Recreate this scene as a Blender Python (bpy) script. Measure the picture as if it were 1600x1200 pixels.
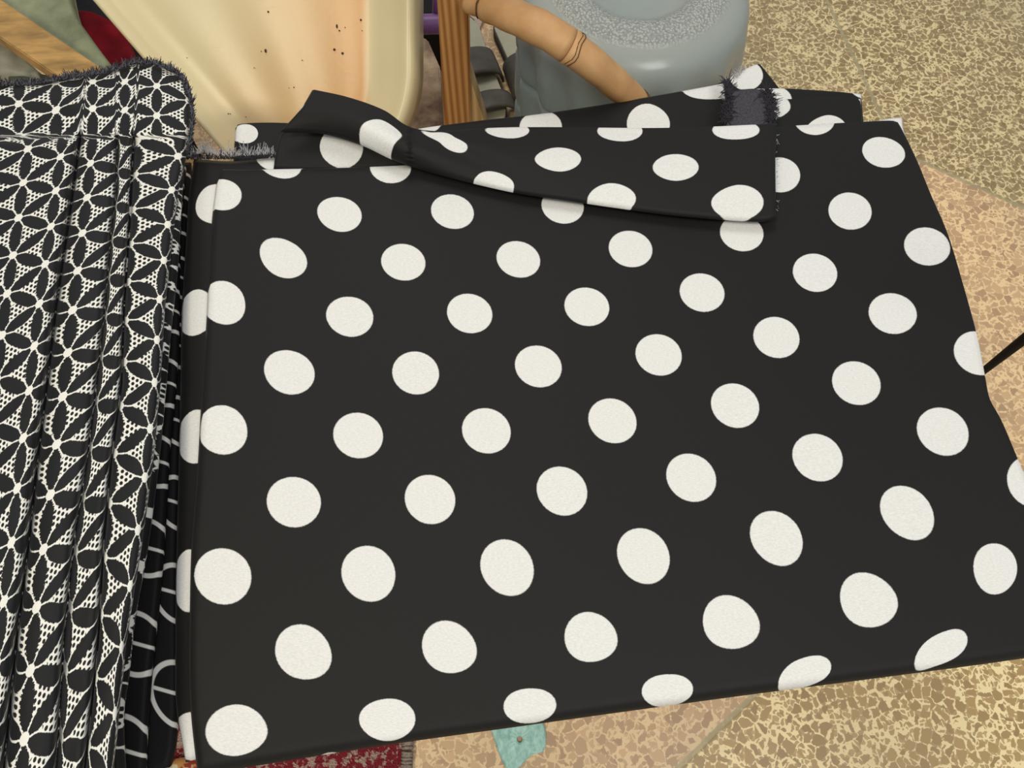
import bpy, bmesh, math, random
import numpy as np
from mathutils import Vector, noise
random.seed(7)
PI = math.pi
for o in list(bpy.data.objects): bpy.data.objects.remove(o, do_unlink=True)
S = bpy.context.scene
COL = S.collection

# ------------------------------------------------------------ camera, light, exposure
F, H, TH = 1150.0, 1.05, math.radians(24.2)
cam = bpy.data.cameras.new('camera'); camo = bpy.data.objects.new('camera', cam); COL.objects.link(camo)
camo.location = (0, 0, H); camo.rotation_euler = (TH, 0, 0)
cam.sensor_fit = 'HORIZONTAL'; cam.sensor_width = 36; cam.lens = 36*F/1600; cam.clip_start = .01
S.camera = camo
S.view_settings.view_transform = 'Standard'; S.view_settings.look = 'None'
S.view_settings.gamma = 1; S.view_settings.use_curve_mapping = False
S.view_settings.exposure = -0.22
w = bpy.data.worlds.new('world'); S.world = w; w.use_nodes = True
w.node_tree.nodes['Background'].inputs[0].default_value = (.93, .96, 1.0, 1)
w.node_tree.nodes['Background'].inputs[1].default_value = .42

def area(name, loc, target, size, power, col, shape='RECTANGLE', sy=None):
    l = bpy.data.lights.new(name, 'AREA'); l.shape = shape; l.size = size; l.size_y = sy or size
    l.energy = power; l.color = col
    o = bpy.data.objects.new(name, l); COL.objects.link(o); o.location = loc
    d = Vector(target) - Vector(loc); o.rotation_euler = d.to_track_quat('-Z', 'Y').to_euler()
    return o
area('ceiling_lamp_front', (.9, -.7, 2.7), (.35, .35, .3), .9, 30, (1, .985, .955))
area('ceiling_lamp_back', (-.35, 1.7, 2.7), (0, .5, .3), 1.0, 22, (1, .98, .95))
area('ceiling_lamp_behind', (-.75, -.55, 2.4), (-.35, .8, .3), .32, 20, (1, .9, .66))

# ------------------------------------------------------------ helpers
def ray(px, py):
    cx = (px-800)/F; cy = -(py-600)/F
    return Vector((cx, cy*math.cos(TH)+math.sin(TH), cy*math.sin(TH)-math.cos(TH)))
def at(px, py, z):
    d = ray(px, py); return Vector((0, 0, H)) + d*((z-H)/d.z)
def on(px, py, P, n):
    d = ray(px, py); O = Vector((0, 0, H)); return O + d*((P-O).dot(n)/d.dot(n))

def mat_base(name):
    m = bpy.data.materials.new(name); m.use_nodes = True
    return m, m.node_tree, m.node_tree.nodes['Principled BSDF']

class V:   # tiny expression layer over shader math nodes
    def __init__(s, nt, sock): s.nt = nt; s.s = sock
    def op(s, o, *a, clamp=False):
        n = s.nt.nodes.new('ShaderNodeMath'); n.operation = o; n.use_clamp = clamp
        for i, x in enumerate((s,)+a):
            if isinstance(x, V): s.nt.links.new(x.s, n.inputs[i])
            else: n.inputs[i].default_value = x
        return V(s.nt, n.outputs[0])
    def __add__(s, b): return s.op('ADD', b)
    __radd__ = __add__
    def __sub__(s, b): return s.op('SUBTRACT', b)
    def __rsub__(s, b): return (s*-1)+b
    def __mul__(s, b): return s.op('MULTIPLY', b)
    __rmul__ = __mul__
    def __truediv__(s, b): return s.op('DIVIDE', b)
    def fr(s): return s.op('FRACT')
    def ab(s): return s.op('ABSOLUTE')
    def mn(s, b): return s.op('MINIMUM', b)
    def mx(s, b): return s.op('MAXIMUM', b)
    def rnd(s): return s.op('ROUND')
    def sq(s): return s.op('SQRT')
    def lt(s, b, soft=.01):      # ~1 where s < b
        return ((s*-1)+b).op('MULTIPLY_ADD', 1/soft, .5, clamp=True)
    def gt(s, b, soft=.01): return (s-b).op('MULTIPLY_ADD', 1/soft, .5, clamp=True)
def coords(nt, kind='UV'):
    t = nt.nodes.new('ShaderNodeTexCoord'); sp = nt.nodes.new('ShaderNodeSeparateXYZ')
    nt.links.new(t.outputs[kind], sp.inputs[0])
    return t.outputs[kind], V(nt, sp.outputs[0]), V(nt, sp.outputs[1]), V(nt, sp.outputs[2])
def tex_noise(nt, vec, scale, detail=2, rough=.5, col=False):
    n = nt.nodes.new('ShaderNodeTexNoise'); n.inputs['Scale'].default_value = scale
    n.inputs['Detail'].default_value = detail; n.inputs['Roughness'].default_value = rough
    if vec is not None: nt.links.new(vec, n.inputs['Vector'])
    return n.outputs['Color'] if col else V(nt, n.outputs['Fac'])
def mixc(nt, fac, a, b):
    n = nt.nodes.new('ShaderNodeMix'); n.data_type = 'RGBA'
    if isinstance(fac, V): nt.links.new(fac.s, n.inputs[0])
    else: n.inputs[0].default_value = fac
    for i, c in ((6, a), (7, b)):
        if isinstance(c, tuple): n.inputs[i].default_value = (*c, 1)
        else: nt.links.new(c, n.inputs[i])
    return n.outputs[2]
def bump(nt, p, h, strength=.3, dist=.001):
    b = nt.nodes.new('ShaderNodeBump'); b.inputs['Strength'].default_value = strength; b.inputs['Distance'].default_value = dist
    nt.links.new(h.s, b.inputs['Height']); nt.links.new(b.outputs[0], p.inputs['Normal'])
def vscale(nt, vec, sx, sy, sz=1, rot=0):
    m = nt.nodes.new('ShaderNodeMapping'); m.inputs['Scale'].default_value = (sx, sy, sz)
    m.inputs['Rotation'].default_value = (0, 0, rot)
    nt.links.new(vec, m.inputs['Vector']); return m.outputs[0]

def obj(name, bm, m, parent=None, smooth=True):
    me = bpy.data.meshes.new(name); bm.to_mesh(me); bm.free()
    if smooth:
        for p in me.polygons: p.use_smooth = True
    if m: me.materials.append(m)
    o = bpy.data.objects.new(name, me); COL.objects.link(o)
    if parent:
        o.parent = parent
        o.matrix_parent_inverse = parent.matrix_basis.inverted()
    return o
def thing(name, label, cat, loc=(0, 0, 0), group=None):
    o = bpy.data.objects.new(name, None); COL.objects.link(o); o.location = loc; o.empty_display_size = .05
    o['label'] = label; o['category'] = cat
    if group: o['group'] = group
    return o
def tag(o, label, cat, group=None):
    o['label'] = label; o['category'] = cat
    if group: o['group'] = group
    return o

def curve_pts(pts, n):       # arc-length resample of a Catmull-Rom polyline
    P = [np.array(p, float) for p in pts]
    if len(P) == 2: return [P[0]+(P[1]-P[0])*i/(n-1) for i in range(n)]
    Q = [2*P[0]-P[1]]+P+[2*P[-1]-P[-2]]; out = []
    for i in range(1, len(Q)-2):
        for k in range(20):
            t = k/20; a, b, c, d = Q[i-1:i+3]
            out.append(.5*((2*b)+(c-a)*t+(2*a-5*b+4*c-d)*t*t+(3*b-a-3*c+d)*t**3))
    out.append(P[-1]); out = np.array(out)
    L = np.r_[0, np.cumsum(np.linalg.norm(np.diff(out, axis=0), axis=1))]
    s = np.linspace(0, L[-1], n)
    return [np.array([np.interp(x, L, out[:, j]) for j in range(out.shape[1])]) for x in s]
def coons(top, bottom, left, right, nx, ny):
    """pixel outlines -> (ny+1, nx+1, 2); top/bottom run left to right, left/right run top to bottom"""
    T = np.array(curve_pts(top, nx+1)); B = np.array(curve_pts(bottom, nx+1))
    L = np.array(curve_pts(left, ny+1)); R = np.array(curve_pts(right, ny+1))
    s = np.linspace(0, 1, nx+1)[None, :, None]; t = np.linspace(0, 1, ny+1)[:, None, None]
    G = (1-t)*T[None]+t*B[None]+(1-s)*L[:, None]+s*R[:, None]
    G -= (1-s)*(1-t)*T[0]+s*(1-t)*T[-1]+(1-s)*t*B[0]+s*t*B[-1]
    return G
class TPS:
    def __init__(s, src, dst, lam=1e-5):
        s.c = np.array(src, float); s.m = s.c.mean(0); s.k = s.c.std(); s.c = (s.c-s.m)/s.k
        n = len(s.c); A = np.zeros((n+3, n+3)); A[:n, :n] = s.U(s.c, s.c)+lam*np.eye(n)
        A[:n, n] = 1; A[:n, n+1:] = s.c; A[n, :n] = 1; A[n+1:, :n] = s.c.T
        b = np.zeros((n+3, 2)); b[:n] = dst; s.w = np.linalg.solve(A, b); s.n = n
    def U(s, a, b):
        r = ((a[:, None]-b[None])**2).sum(-1); return np.where(r > 1e-12, r*np.log(r+1e-20), 0)
    def __call__(s, p):
        p = (np.atleast_2d(p)-s.m)/s.k
        return s.U(p, s.c)@s.w[:s.n]+s.w[s.n]+p@s.w[s.n+1:]

def sheet(name, G, zf, m, parent, uvf, thick=.012, roll=.006, under=.0, skirt_in=.002, proj=None):
    """closed cloth sheet from a pixel grid at heights zf(i,j,px,py); edges roll down; uvf takes world xy"""
    ny, nx = G.shape[0]-1, G.shape[1]-1
    W = np.zeros((ny+1, nx+1, 3))
    for i in range(ny+1):
        for j in range(nx+1):
            W[i, j] = at(G[i, j, 0], G[i, j, 1], zf(i/ny, j/nx, G[i, j, 0], G[i, j, 1]))
    # distance to nearest boundary (approx)
    bd = np.concatenate([W[0, :, :2], W[-1, :, :2], W[:, 0, :2], W[:, -1, :2]])
    flat = W.reshape(-1, 3).copy()
    uv = uvf(flat[:, :2])
    d = np.empty(len(flat))
    for k in range(len(flat)):
        d[k] = np.sqrt(((bd-flat[k, :2])**2).sum(1).min())
    dr = np.where(d < roll, roll-np.sqrt(np.maximum(0, roll**2-(roll-d)**2)), 0)
    flat[:, 2] -= dr
    bm = bmesh.new(); ul = bm.loops.layers.uv.new('UVMap')
    vs = [bm.verts.new(p) for p in flat]; idx = lambda i, j: i*(nx+1)+j
    UV = {v: tuple(uv[k]) for k, v in enumerate(vs)}
    faces = []
    for i in range(ny):
        for j in range(nx):
            faces.append(bm.faces.new((vs[idx(i+1, j)], vs[idx(i+1, j+1)], vs[idx(i, j+1)], vs[idx(i, j)])))
    ring = [idx(ny, j) for j in range(nx)]+[idx(i, nx) for i in range(ny, 0, -1)]+[idx(0, j) for j in range(nx, 0, -1)]+[idx(i, 0) for i in range(ny)]
    prev = [vs[k] for k in ring]; n = len(ring)
    for q in range(1, 4):
        cur = []
        pos = []
        for a in range(n):
            p0 = flat[ring[a-2]]; p1 = flat[ring[(a+2) % n]]; tg = p1-p0
            nn = np.array([tg[1], -tg[0]]); nn /= np.linalg.norm(nn)+1e-9
            b = flat[ring[a]]; dz = (thick-roll)*q/3
            inn = skirt_in*(q/3)**2
            cur.append(bm.verts.new((b[0]-nn[0]*inn, b[1]-nn[1]*inn, b[2]-dz))); pos.append((b[0]+nn[0]*dz, b[1]+nn[1]*dz))
        uu = uvf(np.array(pos))
        for a in range(n): UV[cur[a]] = tuple(uu[a])
        for a in range(n):
            b = (a+1) % n; faces.append(bm.faces.new((prev[b], prev[a], cur[a], cur[b])))
        prev = cur
    # underside follows the top
    vb = {}
    for a in range(n): vb[ring[a]] = prev[a]
    for i in range(1, ny):
        for j in range(1, nx):
            k = idx(i, j); v = bm.verts.new((flat[k, 0], flat[k, 1], flat[k, 2]+dr[k]-thick+under)); vb[k] = v; UV[v] = UV[vs[k]]
    for i in range(ny):
        for j in range(nx):
            bm.faces.new((vb[idx(i, j)], vb[idx(i, j+1)], vb[idx(i+1, j+1)], vb[idx(i+1, j)]))
    for f in bm.faces:
        for l in f.loops: l[ul].uv = UV[l.vert]
    return obj(name, bm, m, parent)

def tube(pts, radii, seg=12, ell=1.0, closed_ends=True, bm=None, up=(0, 0, 1)):
    bm = bm or bmesh.new(); P = [Vector(p) for p in pts]; rings = []
    for i, p in enumerate(P):
        t = (P[min(i+1, len(P)-1)]-P[max(i-1, 0)]).normalized()
        u = Vector(up); a = t.cross(u)
        if a.length < 1e-3: a = t.cross(Vector((1, 0, 0)))
        a.normalize(); b = a.cross(t); r = radii[i] if hasattr(radii, '__len__') else radii
        rings.append([bm.verts.new(p+a*math.cos(k*2*PI/seg)*r+b*math.sin(k*2*PI/seg)*r*ell) for k in range(seg)])
    for i in range(len(rings)-1):
        for k in range(seg):
            bm.faces.new((rings[i][k], rings[i][(k+1) % seg], rings[i+1][(k+1) % seg], rings[i+1][k]))
    if closed_ends: bm.faces.new(rings[0][::-1]); bm.faces.new(rings[-1])
    return bm
def box(bm, c, sx, sy, sz, rot=None, bev=0):
    r = bmesh.ops.create_cube(bm, size=1); vs = r['verts']
    for v in vs:
        v.co = Vector((v.co.x*sx, v.co.y*sy, v.co.z*sz))
    if bev:
        es = list({e for v in vs for e in v.link_edges}); r2 = bmesh.ops.bevel(bm, geom=es, offset=bev, segments=2, affect='EDGES'); vs = list({v for f in r2['faces'] for v in f.verts} | set(v for v in vs if v.is_valid))
    for v in vs:
        if rot is not None: v.co = rot @ v.co
        v.co += Vector(c)
    return vs
def prism(bm, pts, n, depth):
    """polygon of world points extruded along -n"""
    n = Vector(n); a = [bm.verts.new(p) for p in pts]; b = [bm.verts.new(Vector(p)-n*depth) for p in pts]
    bm.faces.new(a); bm.faces.new(b[::-1]); k = len(pts)
    for i in range(k): bm.faces.new((a[i], b[i], b[(i+1) % k], a[(i+1) % k]))
    bmesh.ops.recalc_face_normals(bm, faces=bm.faces)

# ------------------------------------------------------------ materials
def weave(nt, p, vec, scale=900, st=.25):
    bump(nt, p, tex_noise(nt, vec, scale, 1), st, .0004)
def m_dots(name, black=(.0105, .0100, .0095)):
    m, nt, p = mat_base(name); vec, u, v, _ = coords(nt)
    def dist(a, b):
        x = (a+.5).fr()-.5; y = ((b+.5).fr()-.5)*1.05
        return (x*x+y*y).sq()
    d = dist(u, v).mn(dist(u+.5, v+.5))
    ov, ox, oy, oz = coords(nt, 'Object')
    d = d+(tex_noise(nt, ov, 700, 1)-.5)*.006
    f = d.lt(.189, .008)
    grain = tex_noise(nt, vscale(nt, ov, 1, 3), 420, 2)
    white = mixc(nt, grain.op('MULTIPLY_ADD', 2.2, -.6, clamp=True), (.66, .655, .63), (.80, .79, .765))
    nt.links.new(mixc(nt, f, black, white), p.inputs['Base Color'])
    p.inputs['Roughness'].default_value = .62; p.inputs['Specular IOR Level'].default_value = .22
    p.inputs['Sheen Weight'].default_value = .03; p.inputs['Sheen Roughness'].default_value = .4
    weave(nt, p, ov); return m
M_DOT = m_dots('black_polka_dot_crepe')

def m_star():
    m, nt, p = mat_base('black_star_lace_print'); vec, u, v, _ = coords(nt)
    ov, *_r = coords(nt, 'Object')
    jx = (tex_noise(nt, vec, 24, 1)-.5)*.11
    h = .8660254
    leaf = None; node = None
    for ang in (90, 30, -30):
        c, s_ = math.cos(math.radians(ang)), math.sin(math.radians(ang))
        along = u*c+v*s_; across = (u*-s_+v*c)/h
        k = across.rnd(); d = (across-k).ab()*h
        tt = ((along-k*.5+.5).fr()-.5).ab()
        jag = jx if ang == 90 else jx*.35
        wv = (tt*.565-.0165).mn(.108+tt*.09)+jag
        l = (d-wv).lt(0, .012); nd = (tt*tt+d*d).sq().lt(.100, .012)
        leaf = l if leaf is None else leaf.mx(l); node = nd if node is None else node.mx(nd)
    # lace holes on a finer triangular grid
    fs = 8.6; hole = None
    uu = u*fs+.33; vv = v*fs+.2
    a = (uu/h)
    k = a.rnd(); dx = (a-k)*h; dy = (vv-k*.5+.5).fr()-.5
    ho = (dx*dx+dy*dy).sq().lt(.33, .06)
    # lace only near triangle centres: far from nodes
    far = None
    for ang in (90,):
        a2 = u/h; k2 = a2.rnd()
        best = None
        for dk in (-1, 0, 1):
            xx = (a2-(k2+dk))*h; yy = (v-(k2+dk)*.5+.5).fr()-.5
            q = (xx*xx+yy*yy).sq(); best = q if best is None else best.mn(q)
        far = best.gt(.38, .02)
    white = (1-leaf)*(1-ho*far)
    white = white.mx(node)
    wc = mixc(nt, white, (.0085, .0085, .0095), (.80, .785, .72))
    nt.links.new(wc, p.inputs['Base Color'])
    p.inputs['Roughness'].default_value = .6; p.inputs['Specular IOR Level'].default_value = .25
    p.inputs['Sheen Weight'].default_value = .06
    weave(nt, p, ov); return m
M_STAR = m_star()

def m_rings():
    m, nt, p = mat_base('black_ring_chain_print'); vec, u, v, _ = coords(nt)
    ov, *_r = coords(nt, 'Object')
    def motif(a, b):
        x = ((a+.5).fr()-.5); y = ((b+.5).fr()-.5)
        r = (x*x+(y*y)).sq()
        ring = (r-.30).ab().lt(.025, .010)
        bar = y.ab().lt(.018, .01)*x.ab().lt(.40, .01)
        r2 = ((x.ab()-.45)*(x.ab()-.45)+y*y*1.3).sq()
        sm = (r2-.058).ab().lt(.016, .01)
        return ring.mx(bar).mx(sm)
    f = motif(u, v).mx(motif(u*1.0+.5, v+.5)*.0)
    nt.links.new(mixc(nt, f, (.007, .007, .0075), (.72, .70, .66)), p.inputs['Base Color'])
    p.inputs['Roughness'].default_value = .65; p.inputs['Specular IOR Level'].default_value = .2
    weave(nt, p, ov); return m
M_RING = m_rings()

def m_plain(name, col, rough=.6, nscale=60, var=.25, bstr=.2, spec=.3, metal=0, stretch=None, dist=.001):
    m, nt, p = mat_base(name); ov, *_ = coords(nt, 'Object')
    vec = vscale(nt, ov, *stretch) if stretch else ov
    n = tex_noise(nt, vec, nscale, 4, .6)
    lo = tuple(c*(1-var) for c in col); hi = tuple(min(1, c*(1+var)) for c in col)
    nt.links.new(mixc(nt, n.op('MULTIPLY_ADD', 2, -.5, clamp=True), lo, hi), p.inputs['Base Color'])
    p.inputs['Roughness'].default_value = rough; p.inputs['Specular IOR Level'].default_value = spec; p.inputs['Metallic'].default_value = metal
    if bstr: bump(nt, p, n, bstr, dist)
    return m
def m_wood(name, lo, hi, axis='z', freq=60, rot=0, knots=False):
    m, nt, p = mat_base(name); ov, x, y, z = coords(nt, 'Object')
    sc = {'z': (1, 1, .05), 'x': (.05, 1, 1), 'y': (1, .05, 1)}[axis]
    vec = vscale(nt, ov, *sc)
    n = tex_noise(nt, vec, freq, 4, .6)
    wv = nt.nodes.new('ShaderNodeTexWave'); wv.bands_direction = 'X' if axis != 'x' else 'Y'
    wv.inputs['Scale'].default_value = freq*.55; wv.inputs['Distortion'].default_value = 3.0; wv.inputs['Detail'].default_value = 2
    wv.inputs['Detail Scale'].default_value = 1.2
    nt.links.new(vec, wv.inputs['Vector'])
    g = V(nt, wv.outputs['Fac'])*.75+n*.35
    nt.links.new(mixc(nt, g.op('MULTIPLY_ADD', 1.1, -.05, clamp=True), lo, hi), p.inputs['Base Color'])
    p.inputs['Roughness'].default_value = .5; p.inputs['Specular IOR Level'].default_value = .35
    bump(nt, p, g, .25, .001); return m

def m_floor():
    m, nt, p = mat_base('terrazzo'); ov, x, y, z = coords(nt, 'Object')
    # joints: (point, direction)
    def line(p0, p1):
        dx, dy = p1[0]-p0[0], p1[1]-p0[1]; L = math.hypot(dx, dy)
        return (x-p0[0])*(-dy/L)+(y-p0[1])*(dx/L)
    A = line((.66, 1.223), (.69, 1.031)); B = line((.736, .917), (.897, .81)); C = line((.211, -.062), (.315, .021))
    wob = (tex_noise(nt, ov, 9, 2)-.5)*.006
    A = A+wob; B = B+wob; C = C+wob
    upper = B.gt(0, .002)                      # beyond joint B
    leftC = C.gt(0, .002)*y.lt(.35, .002)
    pink = (1-upper)*y.gt(.2, .002)
    warp = nt.nodes.new('ShaderNodeVectorMath'); warp.operation = 'MULTIPLY_ADD'
    nt.links.new(tex_noise(nt, ov, 55, 3, .6, col=True), warp.inputs[0]); warp.inputs[1].default_value = (.013, .013, .013); nt.links.new(ov, warp.inputs[2])
    def chips(scale, lo, hi):
        e = nt.nodes.new('ShaderNodeTexVoronoi'); e.voronoi_dimensions = '2D'; e.feature = 'DISTANCE_TO_EDGE'; e.inputs['Scale'].default_value = scale
        c = nt.nodes.new('ShaderNodeTexVoronoi'); c.voronoi_dimensions = '2D'; c.feature = 'F1'; c.inputs['Scale'].default_value = scale
        for q in (e, c): nt.links.new(warp.outputs[0], q.inputs['Vector'])
        sp = nt.nodes.new('ShaderNodeSeparateColor'); nt.links.new(c.outputs['Color'], sp.inputs[0])
        r1, r2 = V(nt, sp.outputs[0]), V(nt, sp.outputs[1])
        return (V(nt, e.outputs['Distance'])-(r1*r1*hi+lo)).gt(0, .03), r2
    c1, r1 = chips(78, .05, .42); c2, r2 = chips(150, .06, .5)
    chip = c1.mx(c2*.85)
    soft = tex_noise(nt, ov, 5, 2)
    # pale matrix and brown chips per slab
    mat = mixc(nt, pink, (1.0, .82, .45), (.97, .69, .38)); mat = mixc(nt, leftC, mat, (.86, .63, .36))
    mat = mixc(nt, upper, mat, (.84, .68, .37))
    ch = mixc(nt, r1, (.36, .235, .10), (.50, .33, .14))
    chp = mixc(nt, r1, (.34, .19, .11), (.66, .42, .23)); ch = mixc(nt, pink.mx(leftC), ch, chp)
    chu = mixc(nt, r2, (.27, .19, .085), (.42, .30, .15)); ch = mixc(nt, upper, ch, chu)
    amt = chip*(1-pink.mx(leftC)*.22)
    col = mixc(nt, amt, mat, ch)
    dirt = (tex_noise(nt, ov, 3.2, 4, .65)-.42).op('MULTIPLY', 2.6, clamp=True)
    col = mixc(nt, dirt*.45, col, (.42, .33, .20))
    jn = A.ab().mn(9.0)+(1-upper)*1.0
    joint = jn.mn(B.ab()+x.lt(.6, .01)).mn(C.ab()+(y.gt(.2, .01)))
    jm = joint.lt(.0036, .002)
    col = mixc(nt, jm*.8, col, (.40, .34, .19))
    nt.links.new(col, p.inputs['Base Color'])
    p.inputs['Roughness'].default_value = .38; p.inputs['Specular IOR Level'].default_value = .4
    bump(nt, p, (1-jm)+chip*.03, .3, .0012); return m

# ------------------------------------------------------------ floor
bm = bmesh.new(); bmesh.ops.create_grid(bm, x_segments=1, y_segments=1, size=2.6)
fl = obj('floor', bm, m_floor(), smooth=False); fl['kind'] = 'structure'

# ------------------------------------------------------------ table hidden beneath the cloths
M_TBL = m_wood('table_wood', (.16, .08, .035), (.30, .17, .08), 'x', 40)
tb = thing('display_table', 'low wooden table carrying the folded cloths, hidden under them', 'table', (-.15, .33, 0))
bm = bmesh.new(); box(bm, (-.17, .345, .366), .92, .44, .024, bev=.003); obj('table_top', bm, M_TBL, tb, False)
for sx in (-.58, .24):
    for sy in (.16, .53):
        bm = bmesh.new(); box(bm, (sx, sy, .177), .04, .04, .354, bev=.003); obj('leg', bm, M_TBL, tb, False)

# ------------------------------------------------------------ polka dot cloth
Z0 = .450
dots = []
def D(r, L):
    for x, y, u in L: dots.append(((x, y), (u, r*.5)))
D(0, [(438, 256, .5), (610, 261, 1.5), (1272, 188, 5.5)])
D(1, [(346, 302, 0), (531, 335, 1), (707, 331, 2), (879, 322, 3), (1218, 273, 5), (1380, 237, 6)])
D(2, [(443, 404, .5), (630, 409, 1.5), (810, 405, 2.5), (985, 389, 3.5), (1159, 364, 4.5), (1328, 330, 5.5)])
D(3, [(350, 470, 0), (547, 494, 1), (734, 489, 2), (917, 479, 3), (1097, 457, 4), (1274, 425, 5), (1450, 383, 6)])
D(4, [(453, 582, .5), (649, 582, 1.5), (841, 572, 2.5), (1029, 554, 3.5), (1213, 527, 4.5), (1394, 490, 5.5)])
D(5, [(348, 670, 0), (560, 680, 1), (760, 673, 2), (957, 657, 3), (1148, 634, 4), (1338, 598, 5), (1529, 551, 6)])
D(6, [(460, 784, .5), (672, 780, 1.5), (878, 767, 2.5), (1080, 746, 3.5), (1277, 715, 4.5), (1473, 674, 5.5)])
D(7, [(348, 900, 0), (576, 895, 1), (792, 885, 2), (1005, 867, 3), (1212, 840, 4), (1417, 799, 5), (1612, 752, 6)])
D(8, [(472, 1019, .5), (700, 1012, 1.5), (922, 997, 2.5), (1140, 972, 3.5), (1353, 937, 4.5), (1555, 890, 5.5)])
D(9, [(369, 1141, 0), (605, 1125, 1), (828, 1103, 2), (1043, 1079, 3), (1257, 1052, 4), (1470, 1015, 5)])
ex = []
for (x, y, w_, h_, u, v) in [(605, 1125, 88, 66, 1, 4.5), (828, 1103, 82, 54, 2, 4.5), (1043, 1079, 80, 50, 3, 4.5), (369, 1141, 96, 80, 0, 4.5)]:
    ex += [((x, y-h_/2), (u, v-.18)), ((x, y+h_/2), (u, v+.18))]
for (x, y, w_, h_, u, v) in [(605, 1125, 88, 66, 1, 4.5), (828, 1103, 82, 54, 2, 4.5), (1043, 1079, 80, 50, 3, 4.5), (369, 1141, 96, 80, 0, 4.5)]:
    ex += [((x-w_/2, y+2), (u-.189, v)), ((x+w_/2, y-2), (u+.189, v))]
ex += [((1264, 1026), (4, 4.32)), ((1249, 1077), (4, 4.68)), ((1298, 1045), (4.189, 4.5)), ((1217, 1064), (3.811, 4.5)),
       ((1482, 985), (5, 4.32)), ((1457, 1043), (5, 4.68)), ((1511, 1005), (5.189, 4.5)), ((1430, 1030), (4.811, 4.5)),
       ((1434, 174), (6.5, 0)),
       ((515, 1176), (.5, 4.82)),
       ((377, 305), (.19, .5)), ((383, 478), (.19, 1.5)), ((387, 676), (.19, 2.5)), ((319, 470), (-.165, 1.5)), ((309, 670), (-.19, 2.5)), ((303, 900), (-.19, 3.5))]
src = [tuple(at(*a, Z0))[:2] for a, _ in dots+ex]; dst = [(b[0], b[1]+.5) for _, b in dots+ex]
UV0 = TPS(src, dst, 2e-5)
cloth = thing('polka_dot_cloth', 'folded black cloth with large white polka dots, its top layer turned back', 'cloth', (.05, .3, .40))
top = [(337, 256), (380, 257), (430, 256), (560, 253), (700, 245), (900, 222), (1100, 197), (1215, 190), (1320, 184), (1388, 181), (1398, 183), (1406, 186)]
right = [(1406, 186), (1414, 198), (1440, 250), (1463, 305), (1490, 367), (1515, 448), (1535, 520), (1547, 580), (1556, 622), (1575, 657), (1600, 715), (1660, 860), (1700, 1010)]
bottom = [(302, 1213), (400, 1197), (600, 1165), (800, 1137), (1000, 1109), (1200, 1082), (1400, 1056), (1600, 1029), (1700, 1010)]
left = [(337, 256), (327, 330), (321, 420), (317, 500), (309, 620), (302, 740), (293, 850), (290, 960), (289, 1050), (292, 1120), (302, 1213)]
G0 = coons(top, bottom, left, right, 130, 100)
def z0(t, s, px, py):
    n = noise.noise(Vector((px/260, py/300, 0)))*.0016
    # soft diagonal crease near the right edge
    cr = (py-430)-(px-1350)*.42
    n += .0016*math.tanh(cr/14)*math.exp(-((px-1460)/110)**2)*math.exp(-((py-480)/120)**2)
    return Z0+n
sheet('folded_panel', G0, z0, M_DOT, cloth, UV0, .014, .008, skirt_in=.004)

def layer(name, top, bottom, left, right, z, anchors, thick=.012, roll=.004, nx=50, ny=30, m=None, parent=None, zf=None, aff=None):
    G = coons(top, bottom, left, right, nx, ny)
    f = TPS([tuple(at(*a, z))[:2] for a, _ in anchors], [b for _, b in anchors], 1e-4)
    return sheet(name, G, zf or (lambda t, s, px, py: z), m or M_DOT, parent or cloth, f, thick, roll)
def ell(x, y, w_, h_, u, v, r=.189):
    rv = r/1.05
    return [((x, y), (u, v)), ((x-w_/2, y), (u-r, v)), ((x+w_/2, y), (u+r, v)), ((x, y-h_/2), (u, v-rv)), ((x, y+h_/2), (u, v+rv))]
def corner(b, r=0): return b

G = coons([(1360, 190), (1390, 184), (1410, 182)], [(1360, 225), (1424, 225)], [(1360, 190), (1360, 225)], [(1410, 182), (1412, 200), (1420, 225)], 16, 14)
sheet('corner_fold', G, lambda t, s, px, py: Z0-.008, M_DOT, cloth, lambda p: np.array(p)*0, .005, .001)
# layer under it, showing at the left
an = []
for k, (x, y, w_, h_) in enumerate([(339, 320, 70, 62), (304, 487, 66, 72), (306, 682, 72, 84), (294, 907, 60, 98), (300, 1151, 76, 76)]):
    an += ell(x, y, w_, h_, 0, k)
an += [((x+190, y), (1, k)) for k, (x, y) in enumerate([(330, 320), (300, 487), (300, 682), (285, 907), (300, 1151)])]
layer('folded_layer', [(300, 243), (360, 247), (440, 242), (600, 250), (700, 262)], [(286, 1192), (330, 1180), (420, 1172), (520, 1150), (620, 1130)],
      [(300, 243), (292, 300), (287, 380), (281, 470), (279, 560), (277, 660), (274, 780), (271, 900), (270, 1000), (271, 1100), (286, 1192)],
      [(700, 262), (660, 700), (620, 1130)], Z0-.018, an, thick=.012, roll=.005, nx=60, ny=90,
      zf=lambda t, s, px, py: Z0-.017-.014*min(1, max(0, (335-.03*py-px)/45))**1.5)
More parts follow.
